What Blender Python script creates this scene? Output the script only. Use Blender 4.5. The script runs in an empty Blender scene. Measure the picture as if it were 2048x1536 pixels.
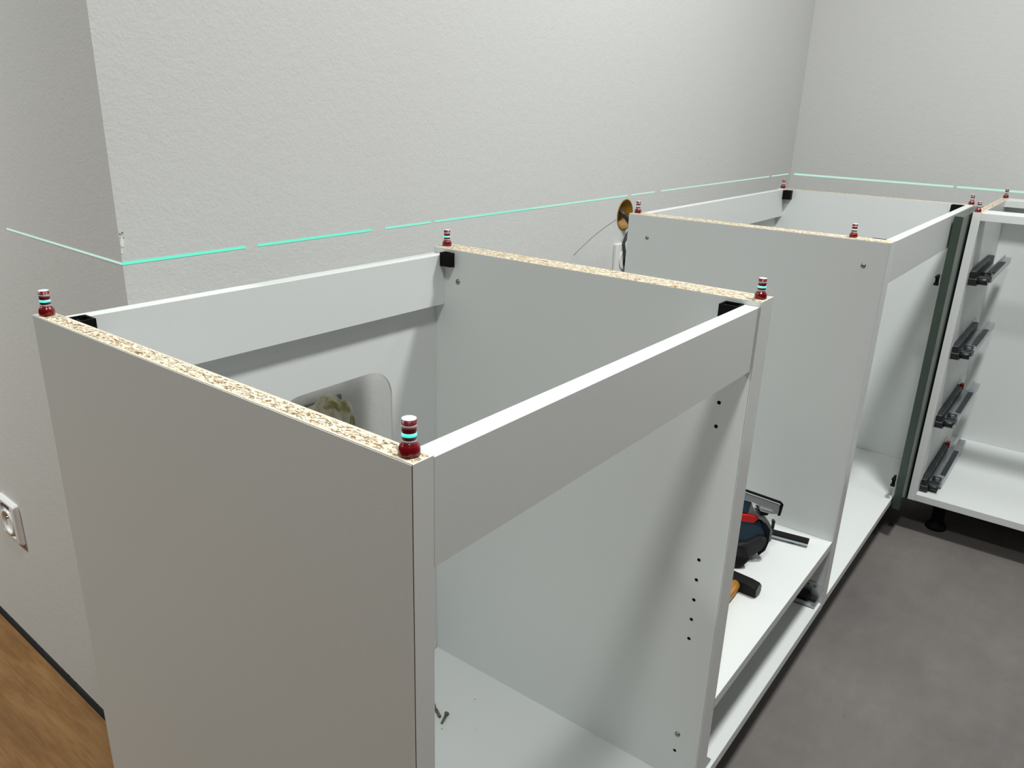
import bpy, bmesh, math, random
from mathutils import Vector, Matrix
random.seed(7)
S = bpy.context.scene
COL = S.collection

# ------------------------------------------------------------------ camera
cd = bpy.data.cameras.new('camera'); cam = bpy.data.objects.new('camera', cd); COL.objects.link(cam)
cam.matrix_world = Matrix(((0.6084155, 0.2485515, -0.7536927, -0.309669), (-0.7930347, 0.2268332, -0.5653695, -0.305728), (0.030439, 0.9416841, 0.3351188, 0.207796), (0, 0, 0, 1)))
cd.sensor_fit = 'HORIZONTAL'; cd.sensor_width = 36.0; cd.lens = 27.4957; cd.clip_start = 0.02; cd.clip_end = 50
S.camera = cam

# ------------------------------------------------------------------ world, lights, exposure
w = bpy.data.worlds.new('room_world'); S.world = w; w.use_nodes = True
w.node_tree.nodes['Background'].inputs[0].default_value = (0.93, 0.97, 1.0, 1)
w.node_tree.nodes['Background'].inputs[1].default_value = 0.02
S.view_settings.view_transform = 'Standard'
S.view_settings.look = 'None'
S.view_settings.gamma = 1.0
S.view_settings.use_curve_mapping = False
S.view_settings.exposure = 0.0

def lamp(name, loc, watts, size, color=(0.98, 1.0, 0.98), spread=180):
    l = bpy.data.lights.new(name, 'AREA'); l.shape = 'DISK'; l.size = size
    l.energy = watts; l.color = color; l.spread = math.radians(spread)
    o = bpy.data.objects.new(name, l); COL.objects.link(o); o.location = loc
    return o
lamp('spot_and_fill', (-0.26, -0.35, 1.60), 21, 0.24)
lamp('spot_and_fill', (1.22, -0.38, 1.60), 35, 0.24)
lamp('spot_and_fill', (1.75, -1.15, 1.60), 4, 0.24)
lamp('spot_and_fill', (-0.90, 2.15, 1.40), 56, 0.24, (0.94, 1.0, 0.98))  # unseen fill lamp, added to brighten the return wall

# ------------------------------------------------------------------ node helpers
def mat(name, color=(0.8, 0.8, 0.8), rough=0.5, metal=0.0, emit=None, estr=0.0, spec=0.5, coat=0.0):
    m = bpy.data.materials.new(name); m.use_nodes = True
    b = m.node_tree.nodes['Principled BSDF']
    b.inputs['Base Color'].default_value = (*color, 1)
    b.inputs['Roughness'].default_value = rough
    b.inputs['Metallic'].default_value = metal
    b.inputs['Specular IOR Level'].default_value = spec
    b.inputs['Coat Weight'].default_value = coat
    if emit:
        b.inputs['Emission Color'].default_value = (*emit, 1)
        b.inputs['Emission Strength'].default_value = estr
    return m
class N:
    def __init__(s, m): s.t = m.node_tree; s.b = s.t.nodes['Principled BSDF']
    def add(s, typ, **kw):
        n = s.t.nodes.new(typ)
        for k, v in kw.items():
            if k.startswith('i_'): n.inputs[k[2:].replace('_', ' ')].default_value = v
            else: setattr(n, k, v)
        return n
    def link(s, a, b): s.t.links.new(a, b)
    def coords(s, scale=(1, 1, 1), kind='Object'):
        tc = s.add('ShaderNodeTexCoord'); mp = s.add('ShaderNodeMapping')
        mp.inputs['Scale'].default_value = scale
        s.link(tc.outputs[kind], mp.inputs[0]); return mp.outputs[0]
    def ramp(s, fac, stops, interp='LINEAR'):
        r = s.add('ShaderNodeValToRGB'); r.color_ramp.interpolation = interp
        els = r.color_ramp.elements
        while len(els) < len(stops): els.new(0.5)
        for e, (p, c) in zip(els, stops): e.position = p; e.color = (*c, 1) if len(c) == 3 else c
        s.link(fac, r.inputs[0]); return r.outputs[0]
    def mix(s, fac, a, b, blend='MIX'):
        m = s.add('ShaderNodeMix', data_type='RGBA', blend_type=blend)
        for sock, v in ((m.inputs[0], fac), (m.inputs[6], a), (m.inputs[7], b)):
            if isinstance(v, (int, float)): sock.default_value = v
            elif isinstance(v, tuple): sock.default_value = (*v, 1)
            else: s.link(v, sock)
        return m.outputs[2]
    def math(s, op, a, b=0.0):
        m = s.add('ShaderNodeMath', operation=op)
        for sock, v in ((m.inputs[0], a), (m.inputs[1], b)):
            if isinstance(v, (int, float)): sock.default_value = v
            else: s.link(v, sock)
        return m.outputs[0]
    def noise(s, vec, scale, detail=3, rough=0.5):
        n = s.add('ShaderNodeTexNoise'); n.inputs['Scale'].default_value = scale
        n.inputs['Detail'].default_value = detail; n.inputs['Roughness'].default_value = rough
        s.link(vec, n.inputs['Vector']); return n.outputs[0]
    def bump(s, h, strength, dist):
        b = s.add('ShaderNodeBump'); b.inputs['Strength'].default_value = strength
        b.inputs['Distance'].default_value = dist
        s.link(h, b.inputs['Height']); s.link(b.outputs[0], s.b.inputs['Normal'])

# ------------------------------------------------------------------ materials
M = {}
def wall_mat(name, base, bs=0.34):
    m = mat(name, base, 0.85, spec=0.2); n = N(m); c = n.coords()
    big = n.noise(c, 1.7, 3)
    col = n.mix(n.math('MULTIPLY', big, 0.5), base, tuple(x * 0.93 for x in base))
    n.link(col, n.b.inputs['Base Color'])
    h = n.math('ADD', n.noise(c, 260, 3, 0.6), n.math('MULTIPLY', n.noise(c, 70, 2), 0.8))
    n.bump(h, bs, 0.0016)
    return m
M['wall'] = wall_mat('painted_plaster', (0.66, 0.66, 0.645))
M['wall_side'] = wall_mat('painted_plaster_return', (0.67, 0.665, 0.65), 0.2)
m = M['melamine'] = mat('white_melamine', (0.74, 0.765, 0.755), 0.42, spec=0.4)
n = N(m); c = n.coords(); n.bump(n.noise(c, 900, 2, 0.6), 0.10, 0.0004)
M['edge_white'] = mat('white_edge_band', (0.78, 0.80, 0.79), 0.35)
M['hardboard'] = mat('white_hardboard', (0.72, 0.74, 0.735), 0.5, spec=0.3)
M['raw_core'] = mat('dark_drilled_core', (0.05, 0.04, 0.03), 0.9)

m = M['chip'] = mat('chipboard_core', (0.6, 0.5, 0.35), 0.8, spec=0.2); n = N(m)
def chip_nodes(n, along):
    sc = (1, 0.38, 1) if along == 'y' else (0.38, 1, 1)
    c = n.coords(sc)
    wob = n.add('ShaderNodeTexNoise'); wob.inputs['Scale'].default_value = 300; n.link(c, wob.inputs['Vector'])
    add = n.add('ShaderNodeVectorMath', operation='MULTIPLY_ADD')
    n.link(wob.outputs['Color'], add.inputs[0]); add.inputs[1].default_value = (0.0022,) * 3; n.link(c, add.inputs[2])
    v = n.add('ShaderNodeTexVoronoi'); v.inputs['Scale'].default_value = 620; n.link(add.outputs[0], v.inputs['Vector'])
    e = n.add('ShaderNodeTexVoronoi', feature='DISTANCE_TO_EDGE'); e.inputs['Scale'].default_value = 620; n.link(add.outputs[0], e.inputs['Vector'])
    f = n.add('ShaderNodeTexVoronoi'); f.inputs['Scale'].default_value = 1500; n.link(add.outputs[0], f.inputs['Vector'])
    sep = n.add('ShaderNodeSeparateColor'); n.link(v.outputs['Color'], sep.inputs[0])
    col = n.ramp(sep.outputs[0], [(0.0, (0.24, 0.12, 0.045)), (0.07, (0.50, 0.33, 0.17)), (0.2, (0.70, 0.59, 0.41)), (0.5, (0.77, 0.69, 0.53)), (1.0, (0.85, 0.79, 0.66))])
    sf = n.add('ShaderNodeSeparateColor'); n.link(f.outputs['Color'], sf.inputs[0])
    fine = n.ramp(sf.outputs[0], [(0.0, (0.56, 0.46, 0.33)), (0.4, (0.74, 0.66, 0.52)), (1.0, (0.82, 0.76, 0.64))])
    g = n.add('ShaderNodeTexCoord'); sg = n.add('ShaderNodeSeparateXYZ'); n.link(g.outputs['Generated'], sg.inputs[0])
    core = n.math('SUBTRACT', 1.0, n.math('MULTIPLY', n.math('ABSOLUTE', n.math('SUBTRACT', sg.outputs[0 if along == 'y' else 1], 0.5)), 2.0))
    corem = n.ramp(core, [(0.16, (0, 0, 0)), (0.34, (1, 1, 1))])
    gapn = n.noise(c, 420, 2)
    gap = n.math('MULTIPLY', n.math('LESS_THAN', e.outputs[0], 0.10), n.math('GREATER_THAN', gapn, 0.50))
    holes = n.math('GREATER_THAN', n.noise(c, 260, 3, 0.6), 0.645)
    dark = n.math('MULTIPLY', n.math('MAXIMUM', gap, holes), corem)
    col2 = n.mix(corem, fine, col)
    col3 = n.mix(n.math('MULTIPLY', dark, 0.88), col2, (0.13, 0.075, 0.035))
    n.link(col3, n.b.inputs['Base Color'])
    n.bump(n.math('SUBTRACT', sep.outputs[1], dark), 0.35, 0.0005)
chip_nodes(n, 'y')
m = M['chip_x'] = mat('chipboard_core_lengthways', (0.6, 0.5, 0.35), 0.8, spec=0.2); chip_nodes(N(m), 'x')

m = M['vinyl'] = mat('grey_vinyl', (0.2, 0.18, 0.17), 0.55, spec=0.35); n = N(m); c = n.coords((1, 1, 1))
a = n.noise(c, 3.2, 6, 0.62); b_ = n.noise(c, 14, 5, 0.65)
st = n.noise(n.coords((2.0, 7.0, 1)), 5.0, 5, 0.7)
k = n.math('ADD', n.math('MULTIPLY', a, 0.55), n.math('ADD', n.math('MULTIPLY', b_, 0.25), n.math('MULTIPLY', st, 0.2)))
col = n.ramp(k, [(0.36, (0.145, 0.128, 0.123)), (0.50, (0.175, 0.158, 0.149)), (0.64, (0.205, 0.188, 0.177))])
specks = n.math('GREATER_THAN', n.noise(c, 60, 4, 0.7), 0.71)
col = n.mix(n.math('MULTIPLY', specks, 0.45), col, (0.07, 0.06, 0.055))
n.link(col, n.b.inputs['Base Color']); n.bump(n.noise(c, 500, 2), 0.1, 0.0004)

m = M['oak'] = mat('oak_laminate', (0.3, 0.17, 0.08), 0.5, spec=0.3); n = N(m)
c = n.coords((1, 0.16, 1))
wv = n.noise(c, 34, 8, 0.68); blotch = n.noise(n.coords((1, 0.45, 1)), 6, 4); fib = n.noise(n.coords((1, 0.05, 1)), 240, 4)
k = n.math('ADD', n.math('MULTIPLY', wv, 0.5), n.math('ADD', n.math('MULTIPLY', blotch, 0.3), n.math('MULTIPLY', fib, 0.2)))
col = n.ramp(k, [(0.30, (0.105, 0.048, 0.015)), (0.47, (0.205, 0.100, 0.033)), (0.58, (0.275, 0.145, 0.053)), (0.75, (0.35, 0.20, 0.085))])
n.link(col, n.b.inputs['Base Color']); n.bump(fib, 0.15, 0.0005)

M['subfloor_gap'] = mat('screed_and_gap_shade', (0.018, 0.019, 0.022), 0.95)
M['red'] = mat('glossy_red_plastic', (0.19, 0.003, 0.006), 0.22, coat=0.4)
M['red_stem'] = mat('dark_red_stem', (0.17, 0.003, 0.008), 0.35)
M['pin_white'] = mat('white_reflective_ring', (0.50, 0.41, 0.43), 0.4)
M['pin_cap'] = mat('white_pin_cap', (0.92, 0.90, 0.93), 0.4)
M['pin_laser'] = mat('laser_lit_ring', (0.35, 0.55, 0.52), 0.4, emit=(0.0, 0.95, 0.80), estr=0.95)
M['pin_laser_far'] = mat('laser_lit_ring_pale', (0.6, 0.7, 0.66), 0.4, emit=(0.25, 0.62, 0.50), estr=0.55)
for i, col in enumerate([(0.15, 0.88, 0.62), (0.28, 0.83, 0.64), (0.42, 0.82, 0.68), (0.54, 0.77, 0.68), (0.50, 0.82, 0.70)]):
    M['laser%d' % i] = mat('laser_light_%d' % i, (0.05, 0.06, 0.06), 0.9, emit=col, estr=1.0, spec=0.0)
M['black'] = mat('black_plastic', (0.004, 0.004, 0.004), 0.6, spec=0.12)
M['matt_black'] = mat('matt_black', (0.006, 0.006, 0.006), 0.8, spec=0.2)
M['steel'] = mat('zinc_plated_steel', (0.50, 0.53, 0.55), 0.30, 0.75)
M['steel_dark'] = mat('dark_zinc_steel', (0.10, 0.11, 0.12), 0.42, 0.85)  # darker zinc tone, for the dowel pin
M['slide_black'] = mat('dark_slide_mechanism', (0.012, 0.014, 0.016), 0.4)
M['screw'] = mat('nickel_screw', (0.42, 0.42, 0.38), 0.32, 0.9)
M['screw_dark'] = mat('dull_green_grey_screw', (0.14, 0.15, 0.12), 0.5, 0.4)
M['green'] = mat('sage_green_lacquer', (0.045, 0.068, 0.052), 0.3)
M['blue'] = mat('dark_teal_blue_plastic', (0.004, 0.035, 0.065), 0.5)
M['rubber'] = mat('grey_black_rubber', (0.020, 0.021, 0.021), 0.7)
M['red_bright'] = mat('red_lever', (0.55, 0.004, 0.004), 0.4)
M['alu'] = mat('cast_aluminium', (0.46, 0.50, 0.52), 0.38, 0.7)
M['alu_dull'] = mat('dull_grey_housing', (0.22, 0.23, 0.23), 0.5, 0.2)
M['hammer'] = mat('black_painted_steel', (0.004, 0.004, 0.004), 0.6, spec=0.25)
M['hammer_face'] = mat('worn_hammer_face', (0.06, 0.06, 0.065), 0.45, 0.5)
m = M['ash'] = mat('varnished_handle', (0.45, 0.20, 0.04), 0.4); n = N(m)
n.link(n.ramp(n.noise(n.coords((3, 40, 40)), 8, 4), [(0.3, (0.30, 0.12, 0.02)), (0.7, (0.56, 0.27, 0.06))]), n.b.inputs['Base Color'])
M['orange'] = mat('orange_box_plastic', (0.30, 0.145, 0.006), 0.5)
M['socket'] = mat('white_socket_plastic', (0.80, 0.79, 0.77), 0.3)
M['socket_dark'] = mat('socket_hole', (0.02, 0.015, 0.01), 0.6)
M['brass'] = mat('socket_pin_brass', (0.6, 0.45, 0.25), 0.3, 0.9)
M['cable'] = mat('grey_cable', (0.028, 0.028, 0.026), 0.5)
M['ink'] = mat('black_ink', (0.02, 0.02, 0.02), 0.8)
M['pencil'] = mat('pencil_mark', (0.26, 0.26, 0.25), 0.9)
M['stain'] = mat('grey_scuff', (0.20, 0.19, 0.17), 0.9)
M['plaster_raw'] = mat('bare_white_plaster', (0.85, 0.82, 0.80), 0.9)
m = M['cloth'] = mat('crumpled_masking_film', (0.50, 0.47, 0.33), 0.6); n = N(m)
n.link(n.ramp(n.noise(n.coords(), 45, 3), [(0.40, (0.30, 0.27, 0.10)), (0.52, (0.58, 0.55, 0.42)), (0.7, (0.70, 0.64, 0.54))]), n.b.inputs['Base Color'])
M['box_grey'] = mat('grey_junction_plate', (0.20, 0.20, 0.185), 0.6)
M['dust'] = mat('sawdust', (0.62, 0.58, 0.40), 0.9)

# ------------------------------------------------------------------ mesh helpers
def bm_new(): return bmesh.new()
def add_prism(bm, foot, z0, z1, mi=0):
    """foot: list of (x, y) counter-clockwise; z0/z1 numbers or per-corner lists"""
    k = len(foot)
    z0 = z0 if isinstance(z0, (list, tuple)) else [z0] * k
    z1 = z1 if isinstance(z1, (list, tuple)) else [z1] * k
    a = [bm.verts.new((x, y, z)) for (x, y), z in zip(foot, z0)]
    b = [bm.verts.new((x, y, z)) for (x, y), z in zip(foot, z1)]
    fs = [bm.faces.new(b), bm.faces.new(a[::-1])]
    for i in range(k):
        j = (i + 1) % k; fs.append(bm.faces.new((a[i], a[j], b[j], b[i])))
    for f in fs: f.material_index = mi
    return a + b
def add_box(bm, x0, x1, y0, y1, z0, z1, mi=0):
    return add_prism(bm, [(x0, y0), (x1, y0), (x1, y1), (x0, y1)], z0, z1, mi)
def add_cyl(bm, p0, p1, r0, r1=None, seg=20, cap=True, mi=0):
    r1 = r0 if r1 is None else r1
    p0 = Vector(p0); p1 = Vector(p1); d = (p1 - p0).normalized()
    u = d.orthogonal().normalized(); v = d.cross(u)
    A = []; Bv = []
    for i in range(seg):
        t = 2 * math.pi * i / seg; w_ = u * math.cos(t) + v * math.sin(t)
        A.append(bm.verts.new(p0 + w_ * r0)); Bv.append(bm.verts.new(p1 + w_ * r1))
    for i in range(seg):
        j = (i + 1) % seg; f = bm.faces.new((A[i], A[j], Bv[j], Bv[i])); f.smooth = True; f.material_index = mi
    if cap:
        bm.faces.new(A[::-1]).material_index = mi; bm.faces.new(Bv).material_index = mi
def add_lathe(bm, c, prof, seg=28, flute=0.0, nf=0):
    rings = []
    for r, z in prof:
        if r < 1e-6: rings.append([bm.verts.new((c[0], c[1], c[2] + z))]); continue
        ring = []
        for i in range(seg):
            t = 2 * math.pi * i / seg; rr = r * (1 + (flute * math.cos(nf * t) if nf else 0))
            ring.append(bm.verts.new((c[0] + rr * math.cos(t), c[1] + rr * math.sin(t), c[2] + z)))
        rings.append(ring)
    for a, b in zip(rings, rings[1:]):
        if len(a) == 1 and len(b) == 1: continue
        for i in range(seg):
            j = (i + 1) % seg
            if len(a) == 1: f = bm.faces.new((a[0], b[j], b[i]))
            elif len(b) == 1: f = bm.faces.new((a[i], a[j], b[0]))
            else: f = bm.faces.new((a[i], a[j], b[j], b[i]))
            f.smooth = True
def add_tube(bm, pts, r, seg=10):
    pts = [Vector(p) for p in pts]; rings = []; u = None
    for i, p in enumerate(pts):
        d = (pts[min(i + 1, len(pts) - 1)] - pts[max(i - 1, 0)]).normalized()
        u = d.orthogonal().normalized() if u is None else (u - d * u.dot(d)).normalized()
        v = d.cross(u); rr = r[i] if isinstance(r, (list, tuple)) else r
        rings.append([bm.verts.new(p + (u * math.cos(2 * math.pi * k / seg) + v * math.sin(2 * math.pi * k / seg)) * rr) for k in range(seg)])
    for a, b in zip(rings, rings[1:]):
        for i in range(seg):
            j = (i + 1) % seg; bm.faces.new((a[i], a[j], b[j], b[i])).smooth = True
    bm.faces.new(rings[0][::-1]); bm.faces.new(rings[-1])
def add_poly_slab(bm, pts, nrm, th, mi=0):
    """extruded polygon: pts 3-D outline, thickness th along nrm"""
    nv = Vector(nrm).normalized() * th
    a = [bm.verts.new(Vector(p)) for p in pts]; b = [bm.verts.new(Vector(p) + nv) for p in pts]
    fs = [bm.faces.new(b), bm.faces.new(a[::-1])]
    for i in range(len(pts)):
        j = (i + 1) % len(pts); fs.append(bm.faces.new((a[i], a[j], b[j], b[i])))
    for f in fs: f.material_index = mi
OFF = {}
def obj(name, bm, mats, parent=None, bevel=0.0, label=None, kind=None, warp=None, seg=2):
    mats = mats if isinstance(mats, (list, tuple)) else [mats]
    if warp:
        for v in bm.verts: v.co = warp(v.co)
    bmesh.ops.recalc_face_normals(bm, faces=bm.faces)
    off = OFF.get(parent.as_pointer(), Vector()) if parent else Vector()
    for v in bm.verts: v.co -= off
    me = bpy.data.meshes.new(name); bm.to_mesh(me); bm.free()
    for m_ in mats: me.materials.append(m_)
    o = bpy.data.objects.new(name, me); COL.objects.link(o)
    if parent: o.parent = parent; OFF[o.as_pointer()] = off
    if bevel:
        b = o.modifiers.new('bevel', 'BEVEL'); b.width = bevel; b.segments = seg; b.limit_method = 'ANGLE'; b.harden_normals = False
    if label: o['label'] = label
    if kind: o['kind'] = kind
    return o
def thing(name, label, cat, loc, group=None):
    o = bpy.data.objects.new(name, None); COL.objects.link(o); o.location = loc; o.empty_display_size = 0.05
    o['label'] = label; o['category'] = cat
    if group: o['group'] = group
    OFF[o.as_pointer()] = Vector(loc)
    return o
def tag(o, label, cat, group=None):
    o['label'] = label; o['category'] = cat
    if group: o['group'] = group
    return o
def cut(o, cutter_bm, mat_):
    """boolean the cutter out of o for good, then throw the cutter away"""
    off = OFF.get(o.as_pointer(), Vector())
    bmesh.ops.recalc_face_normals(cutter_bm, faces=cutter_bm.faces)
    for v in cutter_bm.verts: v.co -= off
    me = bpy.data.meshes.new('tmp'); cutter_bm.to_mesh(me); cutter_bm.free(); me.materials.append(mat_)
    cu = bpy.data.objects.new('tmp', me); COL.objects.link(cu)
    cu.parent = o.parent
    md = o.modifiers.new('cut', 'BOOLEAN'); md.operation = 'DIFFERENCE'; md.object = cu; md.solver = 'EXACT'; md.material_mode = 'TRANSFER'
    bpy.context.view_layer.update()
    new = bpy.data.meshes.new_from_object(o.evaluated_get(bpy.context.evaluated_depsgraph_get()))
    o.modifiers.clear(); o.data = new
    bpy.data.objects.remove(cu)
def roundrect(x0, x1, z0, z1, r, k=10):
    pts = []
    for cx, cz, a0 in ((x1 - r, z1 - r, 0), (x0 + r, z1 - r, 90), (x0 + r, z0 + r, 180), (x1 - r, z0 + r, 270)):
        for i in range(k + 1):
            a = math.radians(a0 + 90 * i / k); pts.append((cx + r * math.cos(a), cz + r * math.sin(a)))
    return pts

FZ = -0.860      # floor level; cabinet tops are z = 0
CB = -0.760      # cabinet undersides
T = 0.0184

# ================================================================== SETTING
WY = 0.637       # kitchen wall
def lwx(y): return 0.1535 + 0.0250 * (y - 0.64)      # return wall on the left, a touch out of square
bm = bm_new(); add_prism(bm, [(lwx(WY), WY), (2.532, WY), (2.532, WY + 0.12), (lwx(WY + 0.12) + 0.002, WY + 0.12)], FZ + 0.012, 1.64)
wb = obj('wall_back', bm, [M['wall']], kind='structure')
cb = bm_new(); add_cyl(cb, (1.378, WY - 0.02, -0.0315), (1.378, WY + 0.048, -0.0315), 0.0355, seg=40)
cut(wb, cb, M['orange'])
bm = bm_new(); add_prism(bm, [(lwx(WY), WY), (lwx(WY) + 0.1, WY + 0.1), (lwx(3.4) + 0.1, 3.4), (lwx(3.4), 3.4)], -0.845, 1.64)
obj('wall_left', bm, [M['wall_side']], kind='structure')
bm = bm_new(); add_box(bm, 2.532, 2.65, -3.2, WY + 0.12, FZ, 1.64)
obj('wall_right', bm, [M['wall']], kind='structure')
bm = bm_new(); add_box(bm, -2.6, 2.65, -3.2, 3.4, 1.64, 1.70)
obj('ceiling', bm, [mat('ceiling_paint', (0.5, 0.5, 0.5), 0.9)], kind='structure')
bm = bm_new(); add_box(bm, 0.20, 2.65, -3.2, WY + 0.10, FZ - 0.012, FZ)
obj('floor', bm, [M['vinyl']], kind='structure')
bm = bm_new(); add_box(bm, -2.6, 0.199, -3.2, 3.4, FZ - 0.04, FZ - 0.012)
fl2 = obj('floor', bm, [M['subfloor_gap']], kind='structure')
# oak planks run along the return wall; the last one stops short of it (open expansion gap)
ang = math.atan(0.0250)
pl_w = 0.192
def plank(i, y0, y1):
    b = bm_new()
    def xx(u, y): return lwx(y) - 0.004 - u
    u0 = i * pl_w + (0.0004 if i else 0); u1 = (i + 1) * pl_w - 0.0004
    add_prism(b, [(xx(u1, y0), y0 + 0.0004), (xx(u0, y0), y0 + 0.0004), (xx(u0, y1), y1 - 0.0004), (xx(u1, y1), y1 - 0.0004)], FZ - 0.010, FZ)
    o = obj('plank', b, [M['oak']], fl2, bevel=0.0006, seg=1)
    return o
cuts = [[-3.0, -1.72, -0.44, 0.84, 2.12, 3.39], [-3.0, -2.3, -1.02, 0.26, 1.54, 2.82, 3.39], [-3.0, -1.4, -0.12, 1.16, 2.44, 3.39]]
cuts[0] = [-3.0, -1.9, -0.62, 0.66, 1.94, 3.22]
for i in range(12):
    cs = cuts[i % 3]
    for y0, y1 in zip(cs, cs[1:]): plank(i, y0, y1)

# dark strip painting the shade of the open gap at the foot of the return wall
bm = bm_new()
ys = [0.70 + 0.03 * i for i in range(60)]
for a, b in zip(ys, ys[1:]):
    h0 = -0.8475 + 0.0025 * math.sin(a * 41) + random.uniform(-.001, .001)
    add_prism(bm, [(lwx(a) - 0.0012, a), (lwx(a) + 0.004, a), (lwx(b) + 0.004, b), (lwx(b) - 0.0012, b)], FZ - 0.009, h0)
obj('gap_shade_1', bm, [M['subfloor_gap']], kind='structure', label='dark strip painting the shade in the open gap between oak floor and wall')

# marks on the kitchen wall: pencil line, chipped corner, filler specks
bm = bm_new(); P0 = Vector((1.1605, WY, -0.102)); P1 = Vector((1.338, WY, -0.0394))
pts = []
for i in range(9):
    t = i / 8; p = P0.lerp(P1, t); p.z += 0.006 * math.sin(t * math.pi); pts.append(p - Vector((0, 0.0003, 0)))
add_tube(bm, pts, 0.0007, 6)
o = obj('pencil_line', bm, [M['pencil']], wb, label='thin grey pencil line slanting up to the cable box')
bm = bm_new()
def blob(bm, cx, cz, rx, rz, y, n_=11, th=0.0006, tilt=0):
    pts = []
    for i in range(n_):
        a = 2 * math.pi * i / n_; k = random.uniform(0.65, 1.1)
        pts.append((cx + rx * k * math.cos(a), y, cz + rz * k * math.sin(a)))
    add_poly_slab(bm, pts, (0, -1, 0), th)
for q in range(7): blob(bm, 0.1570 + random.uniform(-.0022, .0030), 0.0470 + random.uniform(-.004, .004), random.uniform(.0005, .0013), random.uniform(.0005, .0015), WY, 7, 0.0003)
obj('chipped_spot', bm, [M['stain']], wb)
bm = bm_new(); blob(bm, 0.1565, 0.0395, 0.0030, 0.0075, WY); blob(bm, 0.1545, 0.028, 0.0012, 0.004, WY)
obj('chipped_spot', bm, [M['plaster_raw']], wb, label='bare white plaster on the chipped corner')

# ================================================================== LASER LINES (light of a levelling laser on the walls)
LZ = 0.0138
def seg_bm(p0, p1, h=0.0030, th=0.0005, nrm=(0, -1, 0)):
    p0 = Vector(p0); p1 = Vector(p1); d = (p1 - p0).normalized(); up = Vector((0, 0, 1))
    b = bm_new(); r = h / 2; pts = []
    for i in range(9):
        a = math.pi / 2 + math.pi * i / 8; pts.append(p0 + d * (math.cos(a) * r) + up * (math.sin(a) * r))
    for i in range(9):
        a = -math.pi / 2 + math.pi * i / 8; pts.append(p1 + d * (math.cos(a) * r) + up * (math.sin(a) * r))
    add_poly_slab(b, pts, nrm, th); return b
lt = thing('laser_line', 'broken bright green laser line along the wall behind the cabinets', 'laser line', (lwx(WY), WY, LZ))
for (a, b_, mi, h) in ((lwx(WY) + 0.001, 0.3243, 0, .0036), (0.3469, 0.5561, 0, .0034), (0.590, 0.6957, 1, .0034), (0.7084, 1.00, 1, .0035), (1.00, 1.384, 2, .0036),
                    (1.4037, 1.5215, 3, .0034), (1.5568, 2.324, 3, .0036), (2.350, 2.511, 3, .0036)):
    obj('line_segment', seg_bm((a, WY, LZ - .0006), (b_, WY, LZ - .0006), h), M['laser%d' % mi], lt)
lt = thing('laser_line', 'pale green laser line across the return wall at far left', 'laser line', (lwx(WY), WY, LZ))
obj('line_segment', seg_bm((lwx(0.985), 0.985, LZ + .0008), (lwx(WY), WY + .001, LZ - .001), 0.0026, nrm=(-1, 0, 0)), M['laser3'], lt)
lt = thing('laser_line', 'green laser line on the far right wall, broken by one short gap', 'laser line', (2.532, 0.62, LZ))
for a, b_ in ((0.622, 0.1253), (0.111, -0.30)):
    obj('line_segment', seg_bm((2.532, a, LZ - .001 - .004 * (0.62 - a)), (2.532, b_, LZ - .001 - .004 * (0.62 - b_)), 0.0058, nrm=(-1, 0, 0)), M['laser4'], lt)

# ================================================================== CABINETS
def side_panel(parent, foot, zb=CB, chip='chip', top=0.0, warp=None, band=True, label=None):
    """foot: outer-left-front, front-right, back-right, back-left; raw chipboard on the top edge, white band in front"""
    bm = bm_new(); add_prism(bm, foot, zb, top - 0.0006)
    p = obj('side_panel', bm, [M['melamine']], parent, bevel=0.0003, warp=warp, seg=1, label=label)
    f = [Vector((*q, 0)) for q in foot]
    d1 = (f[3] - f[0]).normalized(); d2 = (f[1] - f[0]).normalized(); s = 0.0003; fr = 0.0011
    bm = bm_new()
    q = [f[0] + d1 * fr + d2 * s, f[1] + d1 * fr - d2 * s, f[2] - d1 * s - d2 * s, f[3] - d1 * s + d2 * s]
    add_prism(bm, [(v.x, v.y) for v in q], top - 0.0006, top)
    obj('chipboard_edge', bm, [M[chip]], p, warp=warp, label='raw speckled chipboard top edge')
    if band:
        bm = bm_new(); q = [f[0] - d1 * 0.0004, f[1] - d1 * 0.0004, f[1] + d1 * 0.0010, f[0] + d1 * 0.0010]
        add_prism(bm, [(v.x, v.y) for v in q], zb, top + 0.0002)
        obj('edge_band', bm, [M['edge_white']], p, warp=warp)
    return p
def box_part(name, parent, dims, mat_='melamine', bevel=0.0004, label=None, warp=None):
    bm = bm_new(); add_box(bm, *dims); return obj(name, bm, [M[mat_]], parent, bevel=bevel, label=label, warp=warp, seg=1)
def bracket(parent, x0, x1, y0, y1, z0, z1, wall_x, warp=None):
    """black corner bracket: hollow-topped wedge block, its lower front edge cut back towards the panel"""
    bm = bm_new(); t = 0.0018
    add_box(bm, x0, x0 + t, y0, y1, z0 + 0.002, z1); add_box(bm, x1 - t, x1, y0, y1, z0, z1)
    add_box(bm, x0 + t, x1 - t, y0, y0 + t, z0 + 0.001, z1); add_box(bm, x0 + t, x1 - t, y1 - t, y1, z0, z1)
    add_box(bm, x0 + t, x1 - t, y0 + t, y1 - t, z0 + 0.001, z1 - 0.006)
    add_box(bm, (x0 + x1) / 2 - t / 2, (x0 + x1) / 2 + t / 2, y0 + t, y1 - t, z1 - 0.006, z1 - 0.002)
    obj('corner_bracket', bm, [M['black']], parent, bevel=0.0005, warp=warp, seg=1)
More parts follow.
